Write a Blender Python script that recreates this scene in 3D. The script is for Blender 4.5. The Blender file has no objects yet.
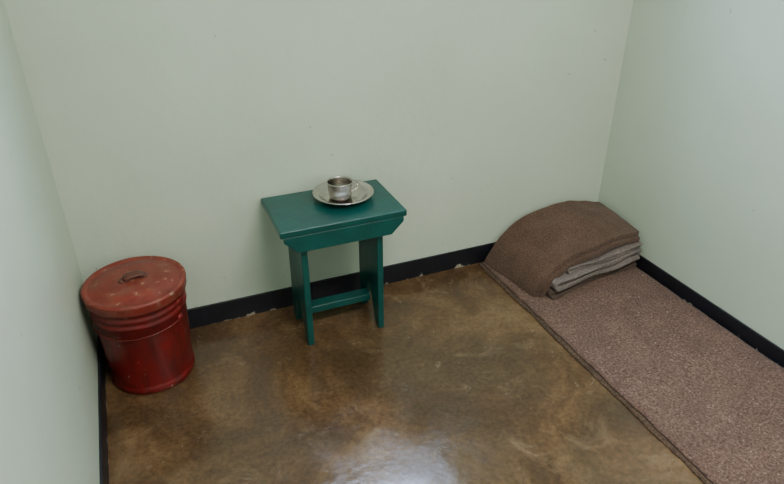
import bpy, bmesh, math, random
from mathutils import Vector, noise, Matrix
random.seed(3)
C = bpy.context.scene.collection

# ---------------------------------------------------------------- materials
def new_mat(name):
    m = bpy.data.materials.new(name); m.use_nodes = True
    nt = m.node_tree; b = nt.nodes['Principled BSDF']
    return m, nt, b
def tex(nt, scale, detail=4, rough=.55, dist=0, vec=None):
    n = nt.nodes.new('ShaderNodeTexNoise')
    n.inputs['Scale'].default_value = scale; n.inputs['Detail'].default_value = detail
    n.inputs['Roughness'].default_value = rough; n.inputs['Distortion'].default_value = dist
    if vec is None:
        g = nt.nodes.new('ShaderNodeNewGeometry'); vec = g.outputs['Position']
    nt.links.new(vec, n.inputs['Vector'])
    return n.outputs['Fac']
def stretched(nt, sx, sy, sz):
    g = nt.nodes.new('ShaderNodeNewGeometry'); v = nt.nodes.new('ShaderNodeVectorMath'); v.operation = 'MULTIPLY'
    v.inputs[1].default_value = (sx, sy, sz); nt.links.new(g.outputs['Position'], v.inputs[0]); return v.outputs[0]
def ramp(nt, fac, stops):
    r = nt.nodes.new('ShaderNodeValToRGB'); e = r.color_ramp.elements
    while len(e) < len(stops): e.new(.5)
    for i, (p, c) in enumerate(stops):
        e[i].position = p; e[i].color = (c[0], c[1], c[2], 1)
    nt.links.new(fac, r.inputs['Fac']); return r.outputs['Color']
def mix(nt, fac, a, b, mode='MIX'):
    m = nt.nodes.new('ShaderNodeMix'); m.data_type = 'RGBA'; m.blend_type = mode
    def s(sock, v):
        if isinstance(v, bpy.types.NodeSocket): nt.links.new(v, sock)
        elif isinstance(v, (int, float)): sock.default_value = v
        else: sock.default_value = (*v, 1)
    s(m.inputs[0], fac); s(m.inputs[6], a); s(m.inputs[7], b)
    return m.outputs[2]
def bump(nt, b, h, strength, dist=.01):
    n = nt.nodes.new('ShaderNodeBump'); n.inputs['Strength'].default_value = strength
    n.inputs['Distance'].default_value = dist
    nt.links.new(h, n.inputs['Height']); nt.links.new(n.outputs[0], b.inputs['Normal'])
def srgb(r, g, b):
    f = lambda c: ((c/255+.055)/1.055)**2.4 if c > 10 else c/255/12.92
    return (f(r), f(g), f(b))
def math_n(nt, op, a, b):
    n = nt.nodes.new('ShaderNodeMath'); n.operation = op
    for s, v in ((n.inputs[0], a), (n.inputs[1], b)):
        if isinstance(v, bpy.types.NodeSocket): nt.links.new(v, s)
        else: s.default_value = v
    return n.outputs[0]

def wall_mat():
    m, nt, b = new_mat('painted_plaster')
    c = ramp(nt, tex(nt, 2.2, 5), [(.3, srgb(187, 199, 182)), (.7, srgb(195, 206, 190))])
    chips = ramp(nt, tex(nt, 26, 3, .5), [(.745, (0, 0, 0)), (.77, (1, 1, 1))])
    c = mix(nt, chips, c, srgb(165, 168, 152))
    sc = ramp(nt, tex(nt, 8, 8, .75, 0, stretched(nt, 1, 1, .35)), [(.62, (0, 0, 0)), (.8, (.35, .35, .35))])
    c = mix(nt, sc, c, srgb(176, 180, 164))
    nt.links.new(c, b.inputs['Base Color'])
    b.inputs['Roughness'].default_value = .38
    bump(nt, b, tex(nt, 7, 6, .6), .3, .014)
    return m
def floor_mat():
    m, nt, b = new_mat('polished_concrete')
    a = ramp(nt, tex(nt, 2.6, 10, .7, .7), [(.3, srgb(66, 47, 31)), (.45, srgb(87, 64, 43)), (.56, srgb(107, 82, 56)), (.7, srgb(128, 104, 76))])
    g = ramp(nt, tex(nt, 1.9, 8, .65, .6), [(.44, (0, 0, 0)), (.60, (.6, .6, .6))])
    c = mix(nt, g, a, srgb(70, 58, 42))
    sp = ramp(nt, tex(nt, 60, 6, .75), [(.35, (.62, .62, .62)), (.62, (1.12, 1.1, 1.08))])
    c = mix(nt, 1.0, c, sp, 'MULTIPLY')
    lt = ramp(nt, tex(nt, 6, 9, .72, 1.0), [(.55, (0, 0, 0)), (.72, (.4, .4, .4))])
    c = mix(nt, lt, c, srgb(144, 120, 90))
    nt.links.new(c, b.inputs['Base Color'])
    r = nt.nodes.new('ShaderNodeMapRange'); r.inputs[1].default_value = .35; r.inputs[2].default_value = .65
    r.inputs[3].default_value = .08; r.inputs[4].default_value = .30
    nt.links.new(tex(nt, 6, 8, .7, .5), r.inputs[0]); nt.links.new(r.outputs[0], b.inputs['Roughness'])
    bump(nt, b, tex(nt, 9, 7, .6), .25, .008)
    return m
def paint_mat(name, c1, c2, chip, chip_amt=.68, rough=.4, sc=30, lowwear=0, dirt=None, streak=None):
    m, nt, b = new_mat(name)
    c = ramp(nt, tex(nt, 12, 6, .65), [(.35, c1), (.65, c2)])
    if dirt:
        d = ramp(nt, tex(nt, 18, 7, .7), [(.45, (0, 0, 0)), (.7, (.8, .8, .8))])
        c = mix(nt, d, c, dirt)
    if streak:
        d = ramp(nt, tex(nt, 30, 6, .7, 0, stretched(nt, 1, 1, .12)), [(.5, (0, 0, 0)), (.66, (.75, .75, .75))])
        c = mix(nt, d, c, streak)
    f = tex(nt, sc, 5, .65)
    if lowwear:
        g = nt.nodes.new('ShaderNodeNewGeometry'); s = nt.nodes.new('ShaderNodeSeparateXYZ')
        nt.links.new(g.outputs['Position'], s.inputs[0])
        k = math_n(nt, 'MAXIMUM', math_n(nt, 'SUBTRACT', .03, s.outputs[2]), 0.0)
        f = math_n(nt, 'ADD', f, math_n(nt, 'MULTIPLY', k, lowwear))
    k = ramp(nt, f, [(chip_amt, (0, 0, 0)), (chip_amt+.025, (1, 1, 1))])
    c = mix(nt, k, c, chip)
    nt.links.new(c, b.inputs['Base Color']); b.inputs['Roughness'].default_value = rough
    bump(nt, b, tex(nt, 30, 5), .2, .006)
    return m
def felt_mat(name, c1, c2, c3, sc=130, fleck=None):
    m, nt, b = new_mat(name)
    c = ramp(nt, tex(nt, sc, 6, .75), [(.36, c1), (.5, c2), (.66, c3)])
    v = ramp(nt, tex(nt, 9, 4), [(.3, (.8, .8, .8)), (.7, (1.1, 1.1, 1.1))])
    c = mix(nt, 1.0, c, v, 'MULTIPLY')
    if fleck:
        k = ramp(nt, tex(nt, 75, 5, .7), [(.62, (0, 0, 0)), (.68, (.8, .8, .8))]); c = mix(nt, k, c, fleck[0])
        k = ramp(nt, tex(nt, 88, 5, .7, .3), [(.60, (0, 0, 0)), (.66, (.8, .8, .8))]); c = mix(nt, k, c, fleck[1])
    nt.links.new(c, b.inputs['Base Color']); b.inputs['Roughness'].default_value = .95
    b.inputs['Sheen Weight'].default_value = .1
    b.inputs['Specular IOR Level'].default_value = .15
    bump(nt, b, tex(nt, sc*.8, 5, .8), .8, .006)
    return m
def simple(name, col, rough, metal=0):
    m, nt, b = new_mat(name)
    c = ramp(nt, tex(nt, 40, 4), [(.3, [x*.75 for x in col]), (.7, col)])
    nt.links.new(c, b.inputs['Base Color'])
    b.inputs['Roughness'].default_value = rough; b.inputs['Metallic'].default_value = metal
    return m

M_wall = wall_mat(); M_floor = floor_mat()
M_base = paint_mat('black_skirting_paint', srgb(12, 13, 21), srgb(19, 20, 30), srgb(160, 152, 136), .72, .45, 18, lowwear=7)
M_teal = paint_mat('teal_gloss_paint', srgb(0, 64, 61), srgb(3, 76, 71), srgb(80, 118, 108), .71, .33, 45)
M_red = paint_mat('red_bucket_paint', srgb(98, 12, 15), srgb(116, 20, 20), srgb(156, 126, 110), .66, .38, 42, dirt=srgb(78, 22, 20), streak=srgb(66, 18, 17))
M_lid = paint_mat('worn_red_lid_paint', srgb(104, 28, 23), srgb(130, 48, 37), srgb(162, 120, 100), .63, .42, 36, dirt=srgb(126, 76, 60))
M_steel = simple('dented_steel', (.58, .53, .49), .22, 1)
M_dark = simple('worn_brown_paint', srgb(96, 50, 40), .5, .1)
M_mat = felt_mat('speckled_felt', srgb(66, 47, 40), srgb(106, 81, 71), srgb(138, 112, 100), 120, (srgb(172, 150, 138), srgb(56, 40, 34)))
M_matlow = felt_mat('sisal_edge', srgb(46, 34, 26), srgb(84, 66, 52), srgb(112, 92, 74), 120)
M_cover = felt_mat('brown_felt', srgb(68, 49, 40), srgb(94, 71, 59), srgb(118, 92, 77), 150)
M_gray = felt_mat('gray_wool', srgb(88, 79, 76), srgb(120, 109, 105), srgb(146, 134, 129), 150)
M_bl2 = felt_mat('dark_wool', srgb(58, 44, 38), srgb(84, 67, 59), srgb(104, 87, 78), 150)
M_ceil = simple('white_ceiling_paint', (.75, .76, .72), .8)
M_frame = simple('window_frame_paint', (.62, .66, .6), .5)
M_bar = simple('window_bar_steel', (.5, .52, .5), .5)
M_door = simple('gray_door_paint', (.3, .33, .32), .5)

# ---------------------------------------------------------------- mesh utils
def obj_from_bm(bm, name, mat, parent=None, smooth=False, loc=(0, 0, 0)):
    bmesh.ops.recalc_face_normals(bm, faces=bm.faces)
    me = bpy.data.meshes.new(name); bm.to_mesh(me); bm.free()
    o = bpy.data.objects.new(name, me); C.objects.link(o)
    me.materials.append(mat); o.location = loc
    if smooth:
        for p in me.polygons: p.use_smooth = True
    if parent: o.parent = parent
    return o
def add_box(bm, a, b):
    vs = [bm.verts.new((x, y, z)) for x in (a[0], b[0]) for y in (a[1], b[1]) for z in (a[2], b[2])]
    for f in [(0,1,3,2),(4,6,7,5),(0,4,5,1),(2,3,7,6),(0,2,6,4),(1,5,7,3)]:
        bm.faces.new([vs[i] for i in f])
def boxes(name, lst, mat, parent=None, bev=0):
    bm = bmesh.new()
    for a, b in lst: add_box(bm, a, b)
    o = obj_from_bm(bm, name, mat, parent)
    if bev: add_bevel(o, bev)
    return o
def add_bevel(o, w, seg=3):
    m = o.modifiers.new('bevel', 'BEVEL'); m.width = w; m.segments = seg; m.limit_method = 'ANGLE'
    m.angle_limit = math.radians(40)
    for p in o.data.polygons: p.use_smooth = True
    w2 = o.modifiers.new('wn', 'WEIGHTED_NORMAL')
def lathe(bm, prof, seg=72, wob=0):
    rings = []
    for r, z in prof:
        if r < 1e-5: rings.append([bm.verts.new((0, 0, z))])
        else:
            ring = []
            for i in range(seg):
                a = 2*math.pi*i/seg
                rr = r + wob*noise.noise(Vector((math.cos(a)*1.6, math.sin(a)*1.6, z*9)))
                ring.append(bm.verts.new((rr*math.cos(a), rr*math.sin(a), z)))
            rings.append(ring)
    for A, B in zip(rings, rings[1:]):
        if len(A) == 1 and len(B) == 1: continue
        for i in range(seg):
            j = (i+1) % seg
            if len(A) == 1: bm.faces.new([A[0], B[j], B[i]])
            elif len(B) == 1: bm.faces.new([A[i], A[j], B[0]])
            else: bm.faces.new([A[i], A[j], B[j], B[i]])
def tube(bm, pts, r, seg=10, flat=1.0):
    pts = [Vector(p) for p in pts]; rings = []
    up = Vector((0, 0, 1))
    for i, p in enumerate(pts):
        t = (pts[min(i+1, len(pts)-1)]-pts[max(i-1, 0)]).normalized()
        s = t.cross(up)
        if s.length < .05: s = t.cross(Vector((0, 1, 0)))
        s.normalize(); n = s.cross(t)
        rings.append([bm.verts.new(p+s*r*math.cos(2*math.pi*k/seg)+n*r*flat*math.sin(2*math.pi*k/seg)) for k in range(seg)])
    for A, B in zip(rings, rings[1:]):
        for i in range(seg):
            j = (i+1) % seg; bm.faces.new([A[i], A[j], B[j], B[i]])
    bm.faces.new(rings[0]); bm.faces.new(rings[-1][::-1])
def prism(bm, poly, axis, a, b):
    def P(u, v, w):
        return {'x': (w, u, v), 'y': (u, w, v), 'z': (u, v, w)}[axis]
    A = [bm.verts.new(P(u, v, a)) for u, v in poly]; B = [bm.verts.new(P(u, v, b)) for u, v in poly]
    n = len(poly)
    for i in range(n):
        j = (i+1) % n; bm.faces.new([A[i], A[j], B[j], B[i]])
    bm.faces.new(A[::-1]); bm.faces.new(B)
def empty(name, loc=(0, 0, 0)):
    e = bpy.data.objects.new(name, None); e.empty_display_size = .1; C.objects.link(e); e.location = loc; return e

# ---------------------------------------------------------------- room
XL, XR, YB, YF, ZC = -.292, 2.036, 2.208, -.65, 2.6
boxes('floor', [((XL-.2, YF-.2, -.1), (XR+.2, YB+.2, 0))], M_floor)
boxes('ceiling', [((XL-.2, YF-.2, ZC), (XR+.2, YB+.2, ZC+.1))], M_ceil)
boxes('wall_left', [((XL-.2, YF-.2, 0), (XL, YB+.2, ZC))], M_wall)
boxes('wall_right', [((XR, YF-.2, 0), (XR+.2, YB+.2, ZC))], M_wall)
wx0, wx1, wz0, wz1 = .56, 1.30, 1.32, 2.10
boxes('wall_back', [((XL, YB, 0), (XR, YB+.2, wz0)), ((XL, YB, wz1), (XR, YB+.2, ZC)),
                    ((XL, YB, wz0), (wx0, YB+.2, wz1)), ((wx1, YB, wz0), (XR, YB+.2, wz1))], M_wall)
dx0, dx1, dz = .45, 1.25, 2.0
boxes('wall_front', [((XL, YF-.2, 0), (dx0, YF, ZC)), ((dx1, YF-.2, 0), (XR, YF, ZC)), ((dx0, YF-.2, dz), (dx1, YF, ZC))], M_wall)
door = empty('door_1')
boxes('door_leaf', [((dx0+.02, YF-.1, .01), (dx1-.02, YF-.06, dz-.02))], M_door, door)
boxes('door_frame', [((dx0, YF-.14, 0), (dx0+.02, YF-.02, dz)), ((dx1-.02, YF-.14, 0), (dx1, YF-.02, dz)), ((dx0+.02, YF-.14, dz-.02), (dx1-.02, YF-.02, dz))], M_frame, door)
win = empty('window_1')
t = .03
boxes('window_frame', [((wx0, YB+.1, wz0), (wx0+t, YB+.15, wz1)), ((wx1-t, YB+.1, wz0), (wx1, YB+.15, wz1)),
                ((wx0+t, YB+.1, wz0), (wx1-t, YB+.15, wz0+t)), ((wx0+t, YB+.1, wz1-t), (wx1-t, YB+.15, wz1))], M_frame, win)
bm = bmesh.new()
for i in range(5):
    x = wx0+t+(wx1-wx0-2*t)*(i+1)/6
    tube(bm, [(x, YB+.125, wz0+t), (x, YB+.125, wz1-t)], .009)
obj_from_bm(bm, 'window_bars', M_bar, win, True)
bt = .009
boxes('baseboard_back', [((XL, YB-bt, 0), (XR, YB, .092))], M_base, bev=.002)
boxes('baseboard_left', [((XL, YF, 0), (XL+bt, YB-bt, .092))], M_base, bev=.002)
boxes('baseboard_right', [((XR-bt, YF, 0), (XR, YB-bt, .072))], M_base, bev=.002)

# ---------------------------------------------------------------- stool
st = empty('wooden_stool')
TZ = .525
sx0, sx1, sy0, sy1 = .376, .852, 1.886, 2.194
boxes('seat_board', [((sx0, sy0, TZ-.026), (sx1, sy1, TZ))], M_teal, st, .005)
def side(name, x):
    yc, hw = 2.018, .110
    poly = [(yc-hw, 0), (yc-hw+.035, 0), (yc-.012, .155), (yc+.012, .155), (yc+hw-.035, 0), (yc+hw, 0),
            (yc+hw-.006, TZ-.026), (yc-hw+.006, TZ-.026)]
    bm = bmesh.new(); prism(bm, poly, 'x', x, x+.024)
    o = obj_from_bm(bm, name, M_teal, st); add_bevel(o, .003)
side('side_panel_1', .450); side('side_panel_2', .742)
for nm, y in (('apron_front', 1.888), ('apron_rear', 2.129)):
    bm = bmesh.new()
    prism(bm, [(sx0+.012, TZ-.026), (sx1-.012, TZ-.026), (sx1-.012, TZ-.045), (sx1-.06, TZ-.092), (sx0+.06, TZ-.092), (sx0+.012, TZ-.045)], 'y', y, y+.019)
    o = obj_from_bm(bm, nm, M_teal, st); add_bevel(o, .002)
boxes('stretcher', [((.474, 1.995, .085), (.742, 2.045, .115))], M_teal, st, .003)

# ---------------------------------------------------------------- bucket
bk = empty('lidded_metal_bucket', (-.114, 2.006, 0))
bm = bmesh.new()
lathe(bm, [(0, .012), (.132, .012), (.134, 0), (.142, 0), (.145, .004), (.1465, .024), (.143, .028), (.1425, .034),
           (.143, .05), (.1455, .10), (.148, .15), (.150, .20), (.1535, .285), (.1575, .289), (.1575, .297), (.1535, .301), (.154, .312), (.1585, .316), (.1585, .324), (.155, .328),
           (.155, .338), (.159, .342), (.159, .358), (.152, .361),
           (.147, .26), (.132, .02), (0, .018)], wob=.004)
obj_from_bm(bm, 'bucket_body', M_red, bk, True)
bm = bmesh.new()
lathe(bm, [(.1625, .349), (.1665, .349), (.168, .353), (.168, .371), (.170, .376), (.1695, .383), (.165, .387), (.158, .3865), (.152, .383),
           (.146, .383), (.124, .388), (.116, .3935), (.088, .396), (.05, .397), (0, .398), (0, .389), (.1, .383), (.150, .377), (.1625, .369), (.1625, .349)], wob=.0022)
obj_from_bm(bm, 'bucket_lid', M_lid, bk, True)
bm = bmesh.new()
tube(bm, [(-.030, 0, .397), (-.027, 0, .406), (-.015, 0, .410), (.015, 0, .410), (.027, 0, .406), (.030, 0, .397)], .021, 16, .3)
for s in (-1, 1):
    vs = bmesh.ops.create_cone(bm, cap_ends=True, segments=16, radius1=.021, radius2=.018, depth=.004)['verts']
    bmesh.ops.translate(bm, verts=vs, vec=(s*.030, 0, .3985))
o = obj_from_bm(bm, 'lid_handle', M_dark, bk, True); o.rotation_euler[2] = math.radians(12)
bm = bmesh.new()
ang = math.radians(38)
for s in (-1, 1):
    c, sn = math.cos(ang)*s, math.sin(ang)*s
    vs = bmesh.ops.create_cone(bm, cap_ends=True, segments=14, radius1=.016, radius2=.013, depth=.008)['verts']
    R = Vector((0, 0, 1)).rotation_difference(Vector((c, -sn, 0))).to_matrix()
    for v in vs: v.co = R @ v.co + Vector((c*.156, -sn*.156, .262))
u = Vector((math.cos(ang), -math.sin(ang), 0)); w = Vector((-math.sin(ang), -math.cos(ang), 0))
pts = []
for i in range(25):
    a = math.pi*i/24
    q = u*(.161*math.cos(a)) + w*(.159*math.sin(a)); q.z = .262-.012*math.sin(a)**2
    pts.append(q)
tube(bm, pts, .0022, 8)
obj_from_bm(bm, 'bail_handle', M_red, bk, True)

# ---------------------------------------------------------------- plate, mug
bm = bmesh.new()
lathe(bm, [(0, .0), (.070, .0), (.080, .003), (.093, .016), (.098, .019), (.113, .024), (.1155, .0235), (.1165, .025), (.1155, .0265),
           (.112, .0265), (.097, .0215), (.091, .018), (.078, .0055), (.069, .0025), (0, .0025)])
obj_from_bm(bm, 'metal_plate', M_steel, None, True, (.670, 2.076, TZ+.0005))
bm = bmesh.new()
lathe(bm, [(0, .0), (.036, .0), (.042, .004), (.0455, .030), (.0475, .062), (.0500, .0645), (.0500, .067), (.047, .067), (.0455, .062), (.0435, .03), (.040, .006), (0, .004)])
pts = []
for i in range(15):
    a = -math.pi/2+math.pi*i/14
    pts.append((.044+.034*math.cos(a), 0, .037+.021*math.sin(a)))
tube(bm, pts, .006, 8, .4)
o = obj_from_bm(bm, 'metal_mug', M_steel, None, True, (.658, 2.076, TZ+.0035))
o.rotation_euler[2] = math.radians(10)

# ---------------------------------------------------------------- sleeping mat
def slab(name, x0, x1, y0, y1, z0, z1, mat, parent, nx=40, ny=110, amp=.004, sc=7, seed=0, bev=.004, wav=.004):
    bm = bmesh.new()
    V = {}
    for k, z in ((0, z0), (1, z1)):
        for i in range(nx+1):
            for j in range(ny+1):
                x = x0+(x1-x0)*i/nx; y = y0+(y1-y0)*j/ny
                n1 = (noise.noise(Vector((x*sc, y*sc, seed)))-.6)*amp
                ex = wav*(noise.noise(Vector((seed+3, y*6, x)))+.6*noise.noise(Vector((seed+3, y*22, x))))
                zz = z
                if k == 1:
                    zz = z + n1
                    if i in (0, nx) or j in (0, ny): zz -= bev
                e = 0
                if i == 0: e = abs(ex)
                if i == nx: e = -abs(ex)
                V[k, i, j] = bm.verts.new((x+e, y, zz))
    for i in range(nx):
        for j in range(ny):
            bm.faces.new([V[1, i, j], V[1, i+1, j], V[1, i+1, j+1], V[1, i, j+1]])
            bm.faces.new([V[0, i, j], V[0, i, j+1], V[0, i+1, j+1], V[0, i+1, j]])
    for i in range(nx):
        for j in (0, ny): bm.faces.new([V[0, i, j], V[0, i+1, j], V[1, i+1, j], V[1, i, j]])
    for j in range(ny):
        for i in (0, nx): bm.faces.new([V[0, i, j], V[0, i, j+1], V[1, i, j+1], V[1, i, j]])
    return obj_from_bm(bm, name, mat, parent, True)
sm = empty('sleeping_mat')
slab('under_mat', 1.356, 2.022, .28, 2.185, .001, .008, M_matlow, sm, amp=.002, bev=.001, wav=.012)
slab('felt_top', 1.374, 2.020, .30, 2.178, .008, .020, M_mat, sm, amp=.003, seed=5, wav=.007)

# ---------------------------------------------------------------- folded blankets
fb = empty('folded_blankets')
ZM = .0215
def catmull(pts, n):
    P = [Vector(p) for p in pts]; P = [P[0]*2-P[1]]+P+[P[-1]*2-P[-2]]; out = []
    S = len(P)-3
    for k in range(n+1):
        t = k/n*S; i = min(int(t), S-1); f = t-i
        a, b, c, d = P[i:i+4]
        out.append(.5*((2*b)+(c-a)*f+(2*a-5*b+4*c-d)*f*f+(3*b-a-3*c+d)*f**3))
    return out
NI = 70
back = catmull([(1.380, 2.170, ZM), (1.418, 2.175, .080), (1.472, 2.178, .146), (1.580, 2.178, .216), (1.770, 2.178, .250), (1.92, 2.178, .238), (2.015, 2.178, .212)], NI)
front = catmull([(1.430, 1.826, ZM), (1.438, 1.820, .070), (1.480, 1.820, .126), (1.575, 1.832, .172), (1.740, 1.846, .204), (1.89, 1.868, .206), (2.015, 1.886, .192)], NI)
m = 40; base = []
for j in range(m+1):
    f = j/m; row = []
    for i in range(NI+1):
        p = front[i].lerp(back[i], f)
        p.z += .004*math.sin(math.pi*f)*min(1, i/15)
        n = noise.noise(Vector((p.x*6, p.y*6, 1)))+.5*noise.noise(Vector((p.x*15, p.y*13, 4)))
        p.z += n*.011*min(1, i/10); p.x += n*.005*(1 if i < 50 else 0)
        p.z = max(p.z, ZM)
        row.append(p)
    base.append(row)
def offset(grid, d, inset=0, seed=0):
    out = []
    for j in range(m+1):
        row = []
        for i in range(NI+1):
            a = grid[j][max(i-1, 0)]; b2 = grid[j][min(i+1, NI)]
            tv = (b2-a); nrm = Vector((tv.z, 0, -tv.x)).normalized()
            q = grid[j][i]+nrm*d
            q.z = max(q.z, ZM); q.x = min(q.x, 2.015)
            if inset: q.y += (inset+.008*noise.noise(Vector((q.x*9, seed, 0))))*(1-j/m)
            row.append(q)
        out.append(row)
    return out
def ply(name, d0, d1, mat, inset, seed):
    G0 = offset(base, d0, inset, seed); G1 = offset(base, d1, inset, seed)
    bm = bmesh.new()
    A = [[bm.verts.new(p) for p in r] for r in G0]; B = [[bm.verts.new(p) for p in r] for r in G1]
    for j in range(m):
        for i in range(NI):
            bm.faces.new([A[j][i], A[j][i+1], A[j+1][i+1], A[j+1][i]])
            bm.faces.new([B[j][i], B[j+1][i], B[j+1][i+1], B[j][i+1]])
        for i in (0, NI): bm.faces.new([A[j][i], A[j+1][i], B[j+1][i], B[j][i]])
    for i in range(NI):
        for j in (0, m): bm.faces.new([A[j][i], A[j][i+1], B[j][i+1], B[j][i]])
    o = obj_from_bm(bm, name, mat, fb, True)
    bv = o.modifiers.new('bev', 'BEVEL'); bv.width = .006; bv.segments = 3; bv.limit_method = 'ANGLE'; bv.angle_limit = math.radians(50)
ply('felt_cover_outer', 0, .024, M_cover, .001, 1)
ply('felt_cover_inner', .0245, .048, M_cover, -.012, 7)

def folded(name, x0, x1, y0, y1, z0, z1, mat, seed, slope=0, tilt=0):
    """blanket folded in two: U section, round fold at the left, layers open at right"""
    h = (z1-z0); tk = h*.43; R = h/2; r = R-tk
    n = 12
    cx = x0+R; cz = z0+R
    sect = []
    K = 14
    for k in range(K+1): sect.append((x1+(cx-x1)*k/K, z1))
    for k in range(1, n): a = math.pi/2+math.pi*k/n; sect.append((cx+R*math.cos(a), cz+R*math.sin(a)))
    for k in range(K+1): sect.append((cx+(x1-cx)*k/K, z0))
    for k in range(K+1): sect.append((x1+(cx-x1)*k/K, z0+tk))
    for k in range(1, n): a = -math.pi/2-math.pi*k/n; sect.append((cx+max(r, .001)*math.cos(a), cz+max(r, .001)*math.sin(a)))
    for k in range(K+1): sect.append((cx+(x1-cx)*k/K, z1-tk))
    bm = bmesh.new(); rows = []; m = 16
    for j in range(m+1):
        y = y0+(y1-y0)*j/m; row = []
        for x, z in sect:
            w = noise.noise(Vector((x*9, y*6, seed)))*.006
            yy = y + (noise.noise(Vector((x*6, seed*2, z*30)))*.020 + slope*(x-x0))*(1-j/m)
            zz = max(z+w*.8+tilt*(x-x0), .0225)
            row.append(bm.verts.new((x+(w if x < x1-.05 else 0), yy, zz)))
        rows.append(row)
    L = len(sect)
    for j in range(m):
        for i in range(L):
            k = (i+1) % L; bm.faces.new([rows[j][i], rows[j][k], rows[j+1][k], rows[j+1][i]])
    h2 = L//2
    for row in (rows[0], rows[-1]):
        for i in range(h2-1):
            bm.faces.new([row[i], row[i+1], row[L-2-i], row[L-1-i]])
    o = obj_from_bm(bm, name, mat, fb, True)
    b = o.modifiers.new('bev', 'BEVEL'); b.width = .005; b.segments = 3; b.limit_method = 'ANGLE'; b.angle_limit = math.radians(60)
folded('wool_blanket_1', 1.482, 2.015, 1.788, 2.10, .023, .054, M_bl2, 1.3, .13)
folded('wool_blanket_2', 1.494, 2.015, 1.774, 2.10, .057, .106, M_gray, 4.1, .14, .02)
folded('wool_blanket_3', 1.580, 2.015, 1.806, 2.10, .109, .137, M_gray, 7.7, .13, .02)

# ---------------------------------------------------------------- light
cl = empty('added_ceiling_fill')  # unseen ceiling fixture, added as fill to brighten the back wall
m_, nt, b = new_mat('fill_diffuser')
b.inputs['Emission Color'].default_value = (1, .95, .88, 1); b.inputs['Emission Strength'].default_value = 1
b.inputs['Base Color'].default_value = (.8, .8, .8, 1)
boxes('fill_housing', [((.25, -.05, ZC-.05), (1.5, .35, ZC))], M_frame, cl, .006)
boxes('fill_diffuser', [((.28, -.02, ZC-.06), (1.47, .32, ZC-.05))], m_, cl)
ld = bpy.data.lights.new('fill_area', 'AREA'); ld.shape = 'RECTANGLE'; ld.size = 1.15; ld.size_y = .32; ld.energy = 66; ld.color = (1, .94, .87)  # area light of the added fill fixture
lo = bpy.data.objects.new('fill_area', ld); C.objects.link(lo); lo.location = (.875, .15, ZC-.065); lo.parent = cl

w = bpy.data.worlds.new('sky'); bpy.context.scene.world = w; w.use_nodes = True
bg = w.node_tree.nodes['Background']; bg.inputs[0].default_value = (.54, .70, 1, 1); bg.inputs[1].default_value = 37
pd = bpy.data.lights.new('window_portal', 'AREA'); pd.shape = 'RECTANGLE'; pd.size = wx1-wx0; pd.size_y = wz1-wz0
pd.cycles.is_portal = True
po = bpy.data.objects.new('window_portal', pd); C.objects.link(po); po.location = ((wx0+wx1)/2, YB+.17, (wz0+wz1)/2)
po.rotation_euler = (math.radians(-90), 0, 0); po.parent = win

# ---------------------------------------------------------------- camera
cd = bpy.data.cameras.new('camera'); cd.lens = 36*628/784; cd.sensor_width = 36; cd.clip_start = .02
co = bpy.data.objects.new('camera', cd); C.objects.link(co); co.location = (0, 0, 1.55)
co.rotation_euler = Vector((.3373, .8043, -.4894)).to_track_quat('-Z', 'Y').to_euler()
bpy.context.scene.camera = co
